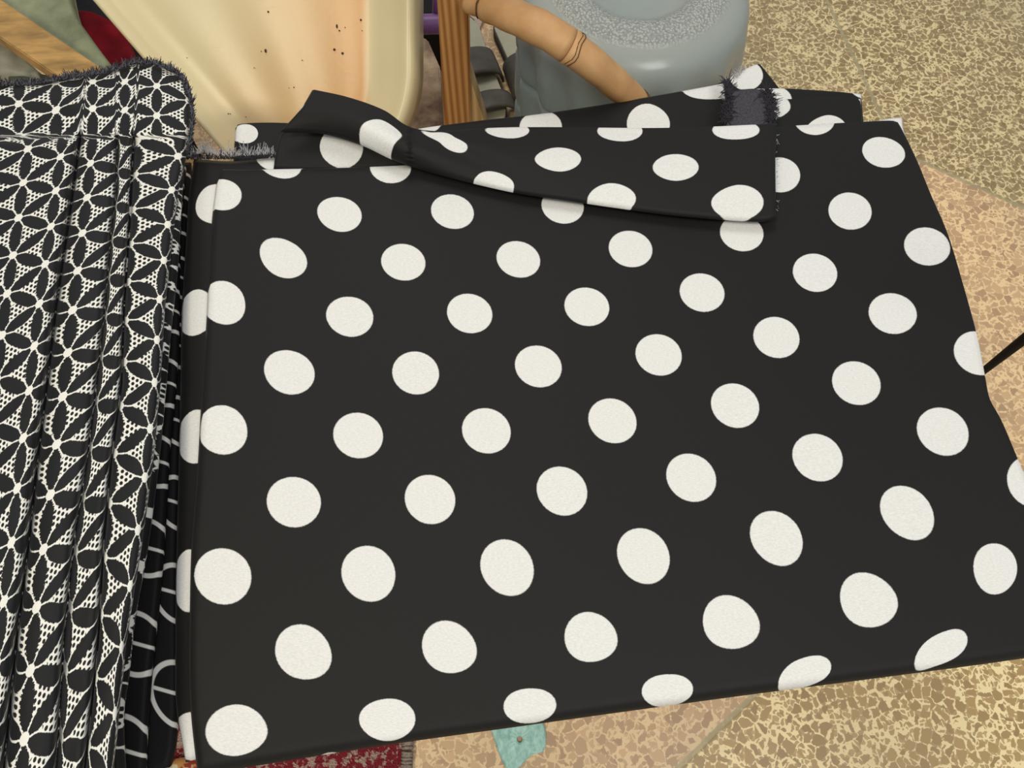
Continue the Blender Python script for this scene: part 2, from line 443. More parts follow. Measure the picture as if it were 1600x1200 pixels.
# back layer running behind the turned flap
an = ell(845, 198, 66, 50, 0, 0)+ell(1013, 193, 67, 62, 1, 0)+ell(1110, 138, 90, 34, 1.5, -.5)+ell(383, 209, 40, 30, -3, 0)+ell(655, 190, 70, 40, -1, 0)
layer('folded_layer', [(366, 196), (378, 190), (430, 188), (520, 192), (620, 200), (680, 193), (760, 183), (850, 173), (950, 158), (1050, 141), (1133, 126)],
      [(362, 262), (600, 300), (900, 290), (1138, 240)], [(366, 196), (364, 226), (362, 262)], [(1133, 126), (1136, 180), (1138, 240)],
      Z0-.028, an, nx=110, ny=24)
an = ell(1166, 118, 52, 46, 0, 0)+[((1300, 118), (1, 0)), ((1166, 250), (0, 1))]
layer('folded_layer', [(1100, 140), (1150, 112), (1178, 98), (1188, 97)], [(1100, 230), (1180, 240), (1290, 230)], [(1100, 140), (1100, 230)],
      [(1188, 97), (1215, 130), (1260, 190), (1290, 230)], Z0-.041, an, thick=.009, nx=40, ny=40)
an = ell(1204, 155, 66, 44, 0, 0)+ell(1362, 138, 66, 34, 1, 0)+[((1204, 265), (0, 1))]
layer('folded_layer', [(1150, 136), (1220, 134), (1290, 138), (1340, 143), (1348, 145)], [(1150, 230), (1250, 235), (1356, 225)], [(1150, 136), (1150, 230)],
      [(1348, 145), (1351, 180), (1356, 225)], Z0-.032, an, thick=.009, nx=60, ny=24)
an = ell(1202, 166, 66, 46, 0, 0)+ell(1292, 202, 62, 44, .5, .5)+[((1370, 150), (1, 0)), ((1204, 275), (0, 1))]
layer('folded_layer', [(1150, 146), (1220, 151), (1290, 148), (1347, 151)], [(1150, 240), (1250, 245), (1354, 235)], [(1150, 146), (1150, 240)],
      [(1347, 151), (1350, 190), (1354, 235)], Z0-.020, an, thick=.011, nx=60, ny=24)

layer('folded_layer', [(330, 270), (900, 250), (1370, 210)], [(320, 1150), (800, 1100), (1560, 990)], [(330, 270), (320, 1150)], [(1370, 210), (1560, 990)], .400, [((348, 700), (0, 0)), ((548, 700), (1, 0)), ((348, 900), (0, 1))], thick=.020, roll=.004)
# turned-back flap
an = (ell(1155, 310, 82, 52, 4, 1)+ell(957, 304, 76, 44, 3, 1)+ell(768, 284, 70, 42, 2, 1)+ell(595, 222, 68, 52, 1, 1)[:4]
      + ell(1057, 257, 72, 42, 3.5, .5)+ell(872, 247, 72, 38, 2.5, .5)
      + [((640, 258), (1.32, 1.14)), ((697, 214), (1.5, .5)), ((724, 235), (1.62, .64)), ((672, 200), (1.39, .34)), ((708, 211), (1.67, .44)), ((688, 219), (1.33, .56))]
      + ell(1153, 195, 74, 32, 4, 0)+ell(970, 197, 71, 36, 3, 0)+ell(793, 198, 68, 30, 2, 0)
      + [((449, 160), (.5, .5)), ((475, 170), (.68, .53)), ((557, 142), (1, 0)), ((566, 160), (1.03, .18))])
ft = [(487, 137), (545, 150), (600, 170), (640, 196), (690, 203), (760, 198), (850, 196), (1000, 197), (1100, 195), (1205, 190), (1211, 190)]
fb = [(437, 202), (500, 204), (560, 221), (622, 249), (700, 273), (800, 297), (880, 309), (960, 321), (1060, 334), (1180, 343), (1214, 339)]
flp = [(487, 137), (470, 165), (450, 188), (437, 202)]; frt = [(1211, 190), (1213, 260), (1214, 339)]
ZF = Z0+.014
def zflap(t, s, px, py):
    b = ZF+.010*math.sin(PI*t)*(.35+.65*math.exp(-((px-680)/240)**2))
    b += .012*math.exp(-((px-560)/110)**2)*(1-t)
    b += .006*math.exp(-((py-(px-640)*.42-205)/16)**2)*math.exp(-((px-690)/110)**2)*-1
    if px < 640: b += .004
    return b
flap = layer('turned_flap', ft, fb, flp, frt, ZF+.008, an, thick=.006, roll=.003, nx=160, ny=44, zf=zflap)
# tucked lobe below the flap at the left, dropping behind the panel
an = ell(534, 231, 68, 52, 0, 0)+[((700, 231), (1, 0)), ((534, 340), (0, 1))]
layer('tucked_fold', [(468, 178), (520, 186), (580, 205), (640, 235)], [(426, 262), (500, 264), (570, 263), (640, 262)], [(468, 178), (440, 205), (430, 232), (426, 262)],
      [(640, 235), (640, 250), (640, 262)], Z0-.004, an, thick=.006, roll=.003, nx=60, ny=24, zf=lambda t, s, px, py: Z0+.006-.016*t)
# white underside glimpsed at the corner
M_FUZZ = m_plain('grey_selvedge', (.055, .05, .06), .95, 500, .5, .5)
G = coons([(1136, 142), (1175, 137), (1205, 141)], [(1134, 200), (1210, 198)], [(1136, 142), (1134, 200)], [(1205, 141), (1210, 198)], 24, 16)
sv = sheet('selvedge_strip', G, lambda t, s, px, py: Z0-.0085+.003*math.sin(PI*s), M_FUZZ, cloth, lambda p: np.array(p)*20, .004, .0015)
sv['label'] = 'dark grey fuzzy selvedge strip'

def threads(name, path, z, n, ln, jit, mats, parent, rad=.0004, both=False, seed=1, dirpx=(0, -1), zj=.004):
    rr = random.Random(seed); P = curve_pts(path, 200); bm = bmesh.new()
    for k in range(n):
        c = P[rr.randrange(200)]; L = ln*rr.uniform(.4, 1.2)
        dx, dy = dirpx[0]+rr.uniform(-jit, jit), dirpx[1]+rr.uniform(-jit, jit)
        pts = []; x, y = c[0]+rr.uniform(-1, 1), c[1]+rr.uniform(-1, 1); zz = z+rr.uniform(-.002, .001)
        for q in range(5):
            pts.append(at(x, y, zz)); x += dx*L/4; y += dy*L/4; dx += rr.uniform(-jit, jit)*.6; dy += rr.uniform(-jit, jit)*.6; zz += rr.uniform(-.2, 1)*zj/4
        tube(pts, [rad, rad, rad, rad*.8, rad*.5], 4, bm=bm)
    o = obj(name, bm, mats, parent); o['kind'] = 'stuff'; return o
M_THW = m_plain('white_thread', (.42, .41, .42), .8, 80, .35, 0); M_THB = m_plain('black_thread', (.03, .028, .035), .85, 80, .4, 0)
M_THG = m_plain('grey_thread', (.11, .11, .13), .85, 300, .6, 0)
threads('frayed_edge', [(293, 246), (315, 238), (340, 243), (385, 243), (428, 241)], Z0-.013, 300, 11, .8, M_THW, cloth, .00035, seed=2)
threads('frayed_edge', [(293, 248), (360, 248), (430, 246)], Z0-.013, 220, 9, .8, M_THB, cloth, .0004, seed=3)
threads('frayed_edge', [(1136, 128), (1139, 150), (1137, 190)], Z0-.008, 420, 6, 2.2, M_THB, cloth, .0005, seed=4, dirpx=(0, 0))
threads('frayed_edge', [(1197, 140), (1205, 160), (1206, 190)], Z0-.007, 460, 6, 2.2, M_THB, cloth, .0005, seed=5, dirpx=(0, 0))
threads('frayed_edge', [(1134, 128), (1150, 122), (1165, 105)], Z0-.038, 50, 8, .6, M_THW, cloth, .0003, seed=6, dirpx=(-.5, -.7))
threads('frayed_edge', [(1213, 200), (1214, 260), (1215, 335)], ZF, 26, 4, 1.0, M_THW, cloth, .00025, seed=8, dirpx=(.6, 0))

# ------------------------------------------------------------ star print cloth with pleats
star = thing('star_print_cloth', 'pleated black cloth with white star lattice print and frayed far edge', 'cloth', (-.5, .35, .40))
def lerp(a, b, t): return a+(b-a)*t
ys = [95, 160, 215, 360, 480, 600, 720, 850, 1000, 1100, 1215, 1300]
def col_x(tab): return lambda y: float(np.interp(y, [a for a, _ in tab], [b for _, b in tab]))
e1 = col_x([(95, 135), (215, 124), (360, 104), (480, 86), (600, 72), (720, 57), (850, 43), (1000, 24), (1100, 14), (1300, -6)])
e2 = col_x([(95, 182), (215, 181), (300, 180), (360, 172), (480, 162), (600, 149), (720, 134), (850, 113), (1000, 98), (1100, 92), (1300, 80)])
e3 = col_x([(95, 215), (215, 207), (360, 200), (480, 192), (600, 188), (720, 172), (850, 160), (1000, 152), (1100, 142), (1300, 120)])
e4 = col_x([(95, 266), (108, 283), (128, 295), (155, 301), (180, 301), (240, 292), (300, 279), (360, 272), (480, 258), (600, 251), (720, 240), (850, 222), (1000, 198), (1100, 188), (1200, 178), (1300, 170)])
# profile across: (fraction rule, z offset, u) ; per fold a run of points
prof = []
def P_(f, z, u): prof.append((f, z, u))
P_(lambda y: e1(y)-330, -.004, -6.0)
P_(lambda y: e1(y)-230, .004, -4.4)
P_(lambda y: e1(y)-130, .007, -2.9)
P_(lambda y: e1(y)-78, .008, -2.0)
P_(lambda y: e1(y)-28, .007, -1.05)
P_(lambda y: e1(y)-7, .003, -.62)
P_(lambda y: e1(y)-1, -.010, -.4)
P_(lambda y: e1(y)+2, -.028, -.36)
P_(lambda y: lerp(e1(y), e2(y), .10), -.006, -.32)
P_(lambda y: lerp(e1(y), e2(y), .37), -.001, 0)
P_(lambda y: lerp(e1(y), e2(y), .75), -.003, .5)
P_(lambda y: lerp(e1(y), e2(y), .96), -.008, .76)
P_(lambda y: e2(y)+2, -.024, .86)
P_(lambda y: lerp(e2(y), e3(y), .25), -.009, 1.15)
P_(lambda y: lerp(e2(y), e3(y), .7), -.009, 1.6)
P_(lambda y: lerp(e2(y), e3(y), .95), -.014, 1.8)
P_(lambda y: e3(y)+2, -.034, 1.93)
P_(lambda y: lerp(e3(y), e4(y), .10), -.014, 2.05)
P_(lambda y: lerp(e3(y), e4(y), .5), -.011, 2.5)
P_(lambda y: lerp(e3(y), e4(y), .85), -.013, 3.0)
P_(lambda y: lerp(e3(y), e4(y), .96), -.018, 3.2)
P_(lambda y: e4(y), -.026, 3.4)
def ztop(y): return float(np.interp(y, [95, 300, 700, 1200], [.466, .470, .486, .512]))
NS, NT = 240, 260
pu = np.linspace(0, len(prof)-1, NS+1)
def cr1(vals, x):
    n = len(vals); i = int(min(x, n-2)); t = x-i
    a, b, c, d = vals[max(i-1, 0)], vals[i], vals[i+1], vals[min(i+2, n-1)]
    m0 = (c-a)/2; m1 = (d-b)/2
    # limit tangents (no overshoot)
    dl = c-b
    if dl == 0: m0 = m1 = 0
    else:
        m0 = 0 if m0/dl < 0 else dl*min(m0/dl, 2.5); m1 = 0 if m1/dl < 0 else dl*min(m1/dl, 2.5)
    return (2*t**3-3*t*t+1)*b+(t**3-2*t*t+t)*m0+(-2*t**3+3*t*t)*c+(t**3-t*t)*m1
def top_edge(px): return float(np.interp(px, [-160, 0, 60, 120, 160, 185, 210, 245, 272, 300], [128, 131, 128, 117, 112, 104, 96, 98, 111, 118]))
bm = bmesh.new(); ul = bm.loops.layers.uv.new('UVMap'); rows = []; UVs = {}
YS = np.linspace(0, 1, NT+1)
for i in range(NT+1):
    row = []
    for j in range(NS+1):
        y = 95+(1290-95)*YS[i]
        for _k in range(4):
            te = top_edge(cr1([f(y) for f, _, _ in prof], pu[j])); y = te+(1290-te)*YS[i]
        xs = [f(y) for f, _, _ in prof]; zs = [z for _, z, _ in prof]; us = [u for _, _, u in prof]
        x = cr1(xs, pu[j]); u = cr1(us, pu[j])
        te = top_edge(x); yy = te+(1290-te)*YS[i]
        amp = min(1, max(0.0, (yy-203)/26)); amp = amp*amp*(3-2*amp)
        zz = ztop(yy)+cr1(zs, pu[j])*amp
        us_ = 2+(x-195)/50 if x > 142 else .94+(x-142)/58
        au = min(1, max(0.0, (yy-211)/5)); u = u*au+us_*(1-au)
        # smooth dome at the far end: right shoulder drops
        sh = max(0, (pu[j]-16)/5.0)
        zz += (1-amp)*(-.016*sh**3-.004)+.0015*noise.noise(Vector((x/40, yy/70, 3)))
        if yy < 230: zz += .005*math.exp(-((yy-150-(x*.1))/22)**2)*math.exp(-((x-110)/90)**2)
        zz -= max(0, 1-(yy-te)/14)**2*.006
        v = None
        row.append((x, yy, zz, u))
    rows.append(row)
# v coordinate from world arc length along each pleat line, referenced at y = 362
A_ = .0440      # lattice spacing in metres
vr = []
for i in range(NT+1):
    r = []
    for j in range(NS+1):
        x, yy, zz, u = rows[i][j]; wv = at(x, yy, zz); r.append(bm.verts.new(wv))
    vr.append(r)
ref = min(range(NT+1), key=lambda i: abs(rows[i][120][1]-362))
for j in range(NS+1):
    L = [0]
    for i in range(1, NT+1): L.append(L[-1]+math.hypot(vr[i][j].co.x-vr[i-1][j].co.x, vr[i][j].co.y-vr[i-1][j].co.y))
    for i in range(NT+1):
        u = rows[i][j][3]; UVs[vr[i][j]] = (u*.8660254, (L[i]-L[ref])/A_+u*.20)
for i in range(NT):
    for j in range(NS): bm.faces.new((vr[i+1][j], vr[i+1][j+1], vr[i][j+1], vr[i][j]))
bd = [vr[NT][j] for j in range(NS)]+[vr[i][NS] for i in range(NT, 0, -1)]+[vr[0][j] for j in range(NS, 0, -1)]+[vr[i][0] for i in range(NT)]
prev = bd; RS = {vr[i][NS] for i in range(NT+1)}
for q in (1, 2, 3):
    cur = []
    for v in bd:
        zt = .437; inn = .003+max(0, v.co.z-zt)*(.75 if v in RS else 0)
        c = bm.verts.new((v.co.x-inn*q/3, v.co.y-(.004*q/3), lerp(v.co.z, zt, q/3))); UVs[c] = (UVs[v][0]+.25*q, UVs[v][1]); cur.append(c)
    for a in range(len(bd)):
        b = (a+1) % len(bd); bm.faces.new((prev[b], prev[a], cur[a], cur[b]))
    prev = cur
for f in bm.faces:
    for l in f.loops: l[ul].uv = UVs[l.vert]
obj('pleated_sheet', bm, M_STAR, star)
threads('frayed_edge', [(x, top_edge(x)+3) for x in range(-20, 268, 12)]+[(274, 113), (286, 127), (296, 147), (301, 180), (299, 210), (293, 240)], .464, 1800, 6, .9, M_THB, star, .0005, seed=11)
threads('frayed_edge', [(x, top_edge(x)+3) for x in range(-20, 268, 12)]+[(274, 113), (286, 127), (296, 147), (301, 180), (299, 210), (293, 240)], .465, 700, 6, .9, M_THG, star, .0004, seed=12)
# lower folds of the same cloth peeking past the right edge
bmx = coons([(190, 262), (284, 250)], [(60, 1290), (196, 1290)], [(190, 262), (120, 800), (60, 1290)],
            [(284, 250), (279, 330), (273, 420), (262, 520), (254, 610), (243, 720), (226, 850), (206, 960), (196, 1050), (187, 1130), (196, 1290)], 30, 90)
sheet('lower_fold', bmx, lambda t, s, px, py: .447, M_STAR, star, lambda p: np.array([[a[0]*21+.3, a[1]*22.7] for a in p]), .011, .005)

# ------------------------------------------------------------ ring and chain print cloth
ring = thing('ring_chain_print_cloth', 'narrow strip of black cloth with white ring and chain print between its neighbours', 'cloth', (-.33, .3, .40))
def ringuv(p0, p1, z, sc=13.2):
    a_, b_ = at(*p0, z), at(*p1, z); k = (b_.x-a_.x)/(b_.y-a_.y)
    return lambda p: np.array([[(q[0]-a_.x-k*(q[1]-a_.y))*sc, (q[1]-a_.y+.25*(q[0]-a_.x))*sc] for q in p])
G = coons([(200, 262), (288, 256)], [(90, 1290), (222, 1250)], [(200, 262), (150, 700), (90, 1290)],
          [(288, 256), (280, 340), (278, 420), (275, 560), (262, 700), (253, 850), (243, 960), (232, 1060), (226, 1150), (222, 1250)], 40, 100)
sheet('upper_fold', G, lambda t, s, px, py: .420, M_RING, ring, ringuv((211, 1005), (256, 600), .42), .010, .004)
G = coons([(200, 250), (296, 250)], [(100, 1290), (262, 1200)], [(200, 250), (150, 700), (100, 1290)],
          [(296, 250), (288, 420), (284, 560), (278, 700), (274, 850), (274, 960), (275, 1060), (272, 1150), (262, 1200)], 40, 100)
sheet('lower_fold', G, lambda t, s, px, py: .403, M_RING, ring, ringuv((281, 928), (284, 600), .403), .012, .004)

# base pile carrying the cloths at the left
M_BLK = m_plain('plain_black_cloth', (.010, .010, .011), .8, 200, .3, .2)
G = coons([(100, 215), (290, 265)], [(60, 1290), (262, 1190)], [(100, 215), (60, 1290)], [(290, 265), (270, 900), (262, 1190)], 16, 30)
o = sheet('folded_cloth', G, lambda t, s, px, py: .390, M_BLK, None, lambda p: np.array(p), .010, .004)
tag(o, 'plain black folded cloth lying lowest under the ring and chain print cloth', 'cloth')
G = coons([(-330, 150), (-60, 150), (150, 150), (275, 190)], [(-330, 1290), (60, 1290), (150, 1290)], [(-330, 150), (-330, 1290)], [(275, 190), (205, 700), (150, 1290)], 30, 40)
sheet('inner_fold', G, lambda t, s, px, py: .4365, M_STAR, star, lambda p: np.array(p)*22, .014, .001)

# ------------------------------------------------------------ rug, scrap, rod on the floor
def m_rug():
    m, nt, p = mat_base('red_cream_rug_pile'); ov, x, y, z = coords(nt, 'Object')
    n = tex_noise(nt, ov, 110, 3, .7); f = n.gt(.47, .05)
    nt.links.new(mixc(nt, f, (.62, .42, .33), (.33, .015, .03)), p.inputs['Base Color']); p.inputs['Roughness'].default_value = .95
    bump(nt, p, tex_noise(nt, ov, 500, 2), .8, .003); return m
M_RUG = m_rug(); M_RUGE = m_plain('rug_binding', (.30, .24, .20), .95, 400, .5, .6)
rug = thing('rug', 'red and cream mottled rug on the floor at the near edge', 'rug', (-.28, -.3, 0))
bm = bmesh.new(); box(bm, (-.395, -.285, .008), .51, .55, .014, bev=.004); obj('pile', bm, M_RUG, rug)
bm = bmesh.new()
for k in range(150):
    yy = -.56+k*.55/150; a = random.uniform(-.002, .002)
    tube([(-.142, yy, .006), (-.134, yy+a, .013), (-.126, yy+a, .006)], .0022, 5, bm=bm)
e = obj('binding', bm, M_RUGE, rug); e['kind'] = 'stuff'

def m_teal():
    m, nt, p = mat_base('creased_teal_paper'); ov, *_ = coords(nt, 'Object')
    n = tex_noise(nt, vscale(nt, ov, 1.6, .8), 110, 3, .6)
    nt.links.new(mixc(nt, n.op('MULTIPLY_ADD', 2.6, -.85, clamp=True), (.22, .47, .42), (.50, .76, .67)), p.inputs['Base Color'])
    p.inputs['Roughness'].default_value = .5; bump(nt, p, n, .5, .002); return m
out = [(762, 1130), (800, 1120), (846, 1126), (851, 1170), (830, 1180), (813, 1197), (800, 1206), (789, 1197), (778, 1172), (770, 1148)]
bm = bmesh.new(); pts = [at(x, y, .003) for x, y in curve_pts(out+[out[0]], 61)[:-1]]
hole = at(812, 1155, .003); hr = .0035
iv = [hole+Vector((math.cos(k*2*PI/60), math.sin(k*2*PI/60), 0))*hr for k in range(60)]
best = min(range(60), key=lambda s: (iv[s]-pts[0]).length)
ccw = sum(pts[i].x*pts[(i+1) % 60].y-pts[(i+1) % 60].x*pts[i].y for i in range(60)) > 0
if not ccw: pts = pts[::-1]
best = min(range(60), key=lambda s: (iv[s]-pts[0]).length)
prev = None; rings_ = []
for q in range(9):
    f = q/8; rings_.append([bm.verts.new((iv[(best+k) % 60].lerp(pts[k], f))+Vector((0, 0, .0012*abs(noise.noise(Vector((k*.3, q*.5, 1))))*2))) for k in range(60)])
for q in range(8):
    for k in range(60): bm.faces.new((rings_[q][k], rings_[q+1][k], rings_[q+1][(k+1) % 60], rings_[q][(k+1) % 60]))
o = obj('paper_scrap', bm, m_teal()); sm = o.modifiers.new('thickness', 'SOLIDIFY'); sm.thickness = .0008
tag(o, 'torn teal paper scrap with a small hole, on the terrazzo floor', 'paper')

M_ROD = m_plain('black_metal', (.006, .006, .007), .75, 50, .2, 0, .12)
a, b = at(1540, 577, .20), at(1600, 530, .34); d = (b-a).normalized()
bm = tube([a-d*(a.z-.003)/d.z, a, b, b+d*.4], [.0042, .0046, .0056, .0066], 16)
rod = obj('metal_rod', bm, M_ROD); tag(rod, 'slim black metal rod slanting up beyond the right edge of the dotted cloth', 'rod')

# orange brown scrap at the lower left
def m_orange():
    m, nt, p = mat_base('orange_flowered_cloth'); ov, *_ = coords(nt, 'Object')
    n = tex_noise(nt, ov, 70, 2, .6)
    c = mixc(nt, n.gt(.52, .05), (.55, .26, .08), (.30, .03, .02)); c = mixc(nt, tex_noise(nt, ov, 90, 1).gt(.62, .04), c, (.65, .55, .35))
    nt.links.new(c, p.inputs['Base Color']); p.inputs['Roughness'].default_value = .8; return m
G = coons([(150, 1215), (262, 1188), (290, 1184), (340, 1186)], [(150, 1330), (340, 1330)], [(150, 1215), (150, 1330)], [(340, 1186), (340, 1330)], 20, 14)
o = sheet('flowered_cloth', G, lambda t, s, px, py: .05+.004*math.sin(px/14), m_orange(), None, lambda p: np.array(p), .034, .006)
tag(o, 'small orange and red flowered cloth on the rug below the black cloths', 'cloth')

# ------------------------------------------------------------ wooden post with foot brace
M_POST = m_wood('pine_post', (.30, .105, .02), (.60, .33, .12), 'z', 62)
YP = .76
post = thing('wooden_post', 'upright pine post with dark grain stripes and a wedge brace, between tub and jug', 'post', (-.085, YP, 0))
Pp = Vector((0, YP, 0)); ny_ = Vector((0, -1, 0))
l0, l1 = on(683, 0, Pp, ny_), on(694, 190, Pp, ny_); r0, r1 = on(732, 0, Pp, ny_), on(735, 190, Pp, ny_)
def ext(a, b, z): t = (z-a.z)/(b.z-a.z); return a+(b-a)*t
bm = bmesh.new(); prism(bm, [ext(l0, l1, 0), ext(r0, r1, 0), ext(r0, r1, .9), ext(l0, l1, .9)], (0, -1, 0), .04)
bmesh.ops.bevel(bm, geom=bm.edges[:], offset=.002, segments=2, affect='EDGES'); obj('upright', bm, M_POST, post, False)
Pq = Vector((0, YP+.006, 0))
q = [on(732, 112, Pq, ny_), on(742, 145, Pq, ny_), on(754, 182, Pq, ny_), on(770, 235, Pq, ny_), on(735, 235, Pq, ny_), on(732, 180, Pq, ny_)]
bm = bmesh.new(); prism(bm, q, (0, -1, 0), .03); obj('brace', bm, m_wood('brace_wood', (.42, .25, .10), (.66, .46, .22), 'z', 50), post, False)

# ------------------------------------------------------------ cream plastic tub lying tilted behind
def m_tub():
    m, nt, p = mat_base('cream_plastic'); vec, u, v, _ = coords(nt); ov, *_ = coords(nt, 'Object')
    n = tex_noise(nt, vec, 2.2, 3, .6)
    st = ((u-.56+(n-.5)*.3).gt(0, .45))*u.lt(.835, .03)  # orange reflection of post and cardboard, painted into the right of the tub
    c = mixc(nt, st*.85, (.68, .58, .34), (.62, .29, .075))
    sc = tex_noise(nt, vscale(nt, vec, 1, 7, 1, .2), 7, 4, .7)
    c = mixc(nt, sc.gt(.68, .06)*.25, c, (.45, .33, .18))
    nt.links.new(c, p.inputs['Base Color']); p.inputs['Roughness'].default_value = .33; p.inputs['Specular IOR Level'].default_value = .5
    bump(nt, p, tex_noise(nt, vec, 60, 2), .08, .001); return m
tub = thing('plastic_tub', 'cream plastic tub tilted on its back with raised rims and dark specks', 'tub', (-.3, 1.0, 0))
tl = math.radians(42); nT = Vector((0, -math.sin(tl), math.cos(tl))); PT = at(470, 190, .27)
bm = bmesh.new(); ul = bm.loops.layers.uv.new('UVMap'); TUV = {}; R_ = []
NTt = 60
for i in range(NTt+1):
    y = -190+(330+190)*i/NTt
    Lx = 140+(y)*.86; Rx = 654
    if y > 110: Rx = 654-(min(y, 230)-110)**2*.0026
    Lx -= 0
    xs = [Lx-2, Lx+3, Lx+9, Lx+17, Lx+26, Lx+36, Lx+52, Lx+70]
    hs = [-.045, -.004, .006, .006, -.008, -.012, -.016, -.018]
    xr = [Rx-84, Rx-72, Rx-62, Rx-45, Rx-28, Rx-21, Rx-12, Rx-4, Rx, Rx+1]
    hr_ = [-.018, -.017, -.012, -.004, .004, .010, .012, .006, -.01, -.05]
    mid = 26
    X = xs+[lerp(xs[-1], xr[0], k/(mid+1)) for k in range(1, mid+1)]+xr
    Hh = hs+[-.018+.001*math.sin(k*.6) for k in range(mid)]+hr_
    row = []
    for x, h in zip(X, Hh):
        pt_ = on(x, y, PT, nT)
        v = bm.verts.new(pt_+nT*h); row.append(v); TUV[v] = ((x-135)/520, 1-(y+190)/520)
    R_.append(row)
for i in range(NTt):
    for j in range(len(R_[0])-1): bm.faces.new((R_[i+1][j], R_[i+1][j+1], R_[i][j+1], R_[i][j]))
for f in bm.faces:
    for l in f.loops: l[ul].uv = TUV[l.vert]
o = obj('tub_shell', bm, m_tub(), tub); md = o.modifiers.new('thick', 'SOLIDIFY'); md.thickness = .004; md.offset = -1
bm = bmesh.new()
for (x, y, r, e) in [(413, 15, 2.2, 1), (409, 77, 2.6, 1.6), (402, 78, 1.2, 1), (560, 28, 2, 1.2), (522, 38, 2, 2.2), (526, 45, 1.8, 1), (535, 40, 1.2, 1), (518, 75, 2.8, 1), (531, 81, 2.8, 1), (562, 45, 1, 1), (467, 92, 1.2, 1), (454, 135, 1.4, 1), (391, 104, 1.2, 1), (353, 177, 1.6, .6), (284, 88, 1, 1), (350, 177, 1.4, 1), (378, 182, 1.2, 1), (646, 160, 1.3, 1), (446, 136, .9, 1)]:
    c = on(x, y, PT, nT)-nT*.0160; k = .0006*r
    bmesh.ops.create_icosphere(bm, subdivisions=2, radius=1)
    for v in bm.verts[-42:]: pass
    bm.verts.ensure_lookup_table()
    for v in list(bm.verts)[-42:]:
        lx, ly, lz = v.co; ax = Vector((1, 0, 0)); ay = ax.cross(nT)*-1
        v.co = c+ax*lx*k+ay*ly*k*e+nT*lz*.0006
sp = obj('specks', bm, m_plain('dark_speck', (.06, .03, .015), .7, 50, .3, 0), tub); sp['kind'] = 'stuff'

# ------------------------------------------------------------ stone slab / purple tube / dark gap between tub and post
def m_slab():
    m, nt, p = mat_base('worn_board'); ov, *_ = coords(nt, 'Object')
    n = tex_noise(nt, ov, 16, 5, .65)
    nt.links.new(mixc(nt, n.op('MULTIPLY_ADD', 4, -1.5, clamp=True), (.16, .09, .05), (.52, .37, .23)), p.inputs['Base Color'])  # pale end of the mix paints in the light on the block's top
    p.inputs['Roughness'].default_value = .75; bump(nt, p, n, .4, .003); return m
M_SL = m_slab()
z_ = .16
q = [at(640, 48, z_), at(668, 60, z_), at(688, 105, z_), at(691, 215, z_), at(600, 230, z_), at(600, 60, z_)]
bm = bmesh.new(); prism(bm, q, (0, 0, 1), .16); bmesh.ops.bevel(bm, geom=bm.edges[:], offset=.003, segments=2, affect='EDGES')
tag(obj('worn_block', bm, M_SL, None, False), 'worn brown block with its pale lit patch put into the colour, beside the post', 'block')
M_PUR = m_plain('purple_plastic', (.20, .09, .26), .4, 40, .15, 0, .4)
a, b = at(600, 40, .26), at(722, 36, .26)
bm = bmesh.new(); pt = curve_pts([tuple(a+(a-b)*.3), tuple(a), tuple(b)], 14); tube([Vector(p) for p in pt], .0145, 18, bm=bm)
pur = thing('purple_stand', 'purple plastic tube seen in the gap between tub and post', 'tube', (a.x, a.y, 0))
obj('tube', bm, M_PUR, pur)
bm = bmesh.new(); c0 = at(672, 30, .26)
tube([c0+Vector((.016, 0, 0)), c0+Vector((.016, .01, .03)), c0+Vector((.018, .012, .06))], [.013, .010, .007], 14, bm=bm); obj('socket', bm, M_PUR, pur)
bm = bmesh.new(); tube([Vector((a.x-.12, a.y+.17, 0)), Vector((a.x-.12, a.y+.16, .25)), Vector((a.x-.02, a.y+.08, .262)), a+(a-b)*.25], .012, 12, bm=bm); obj('leg', bm, M_PUR, pur)

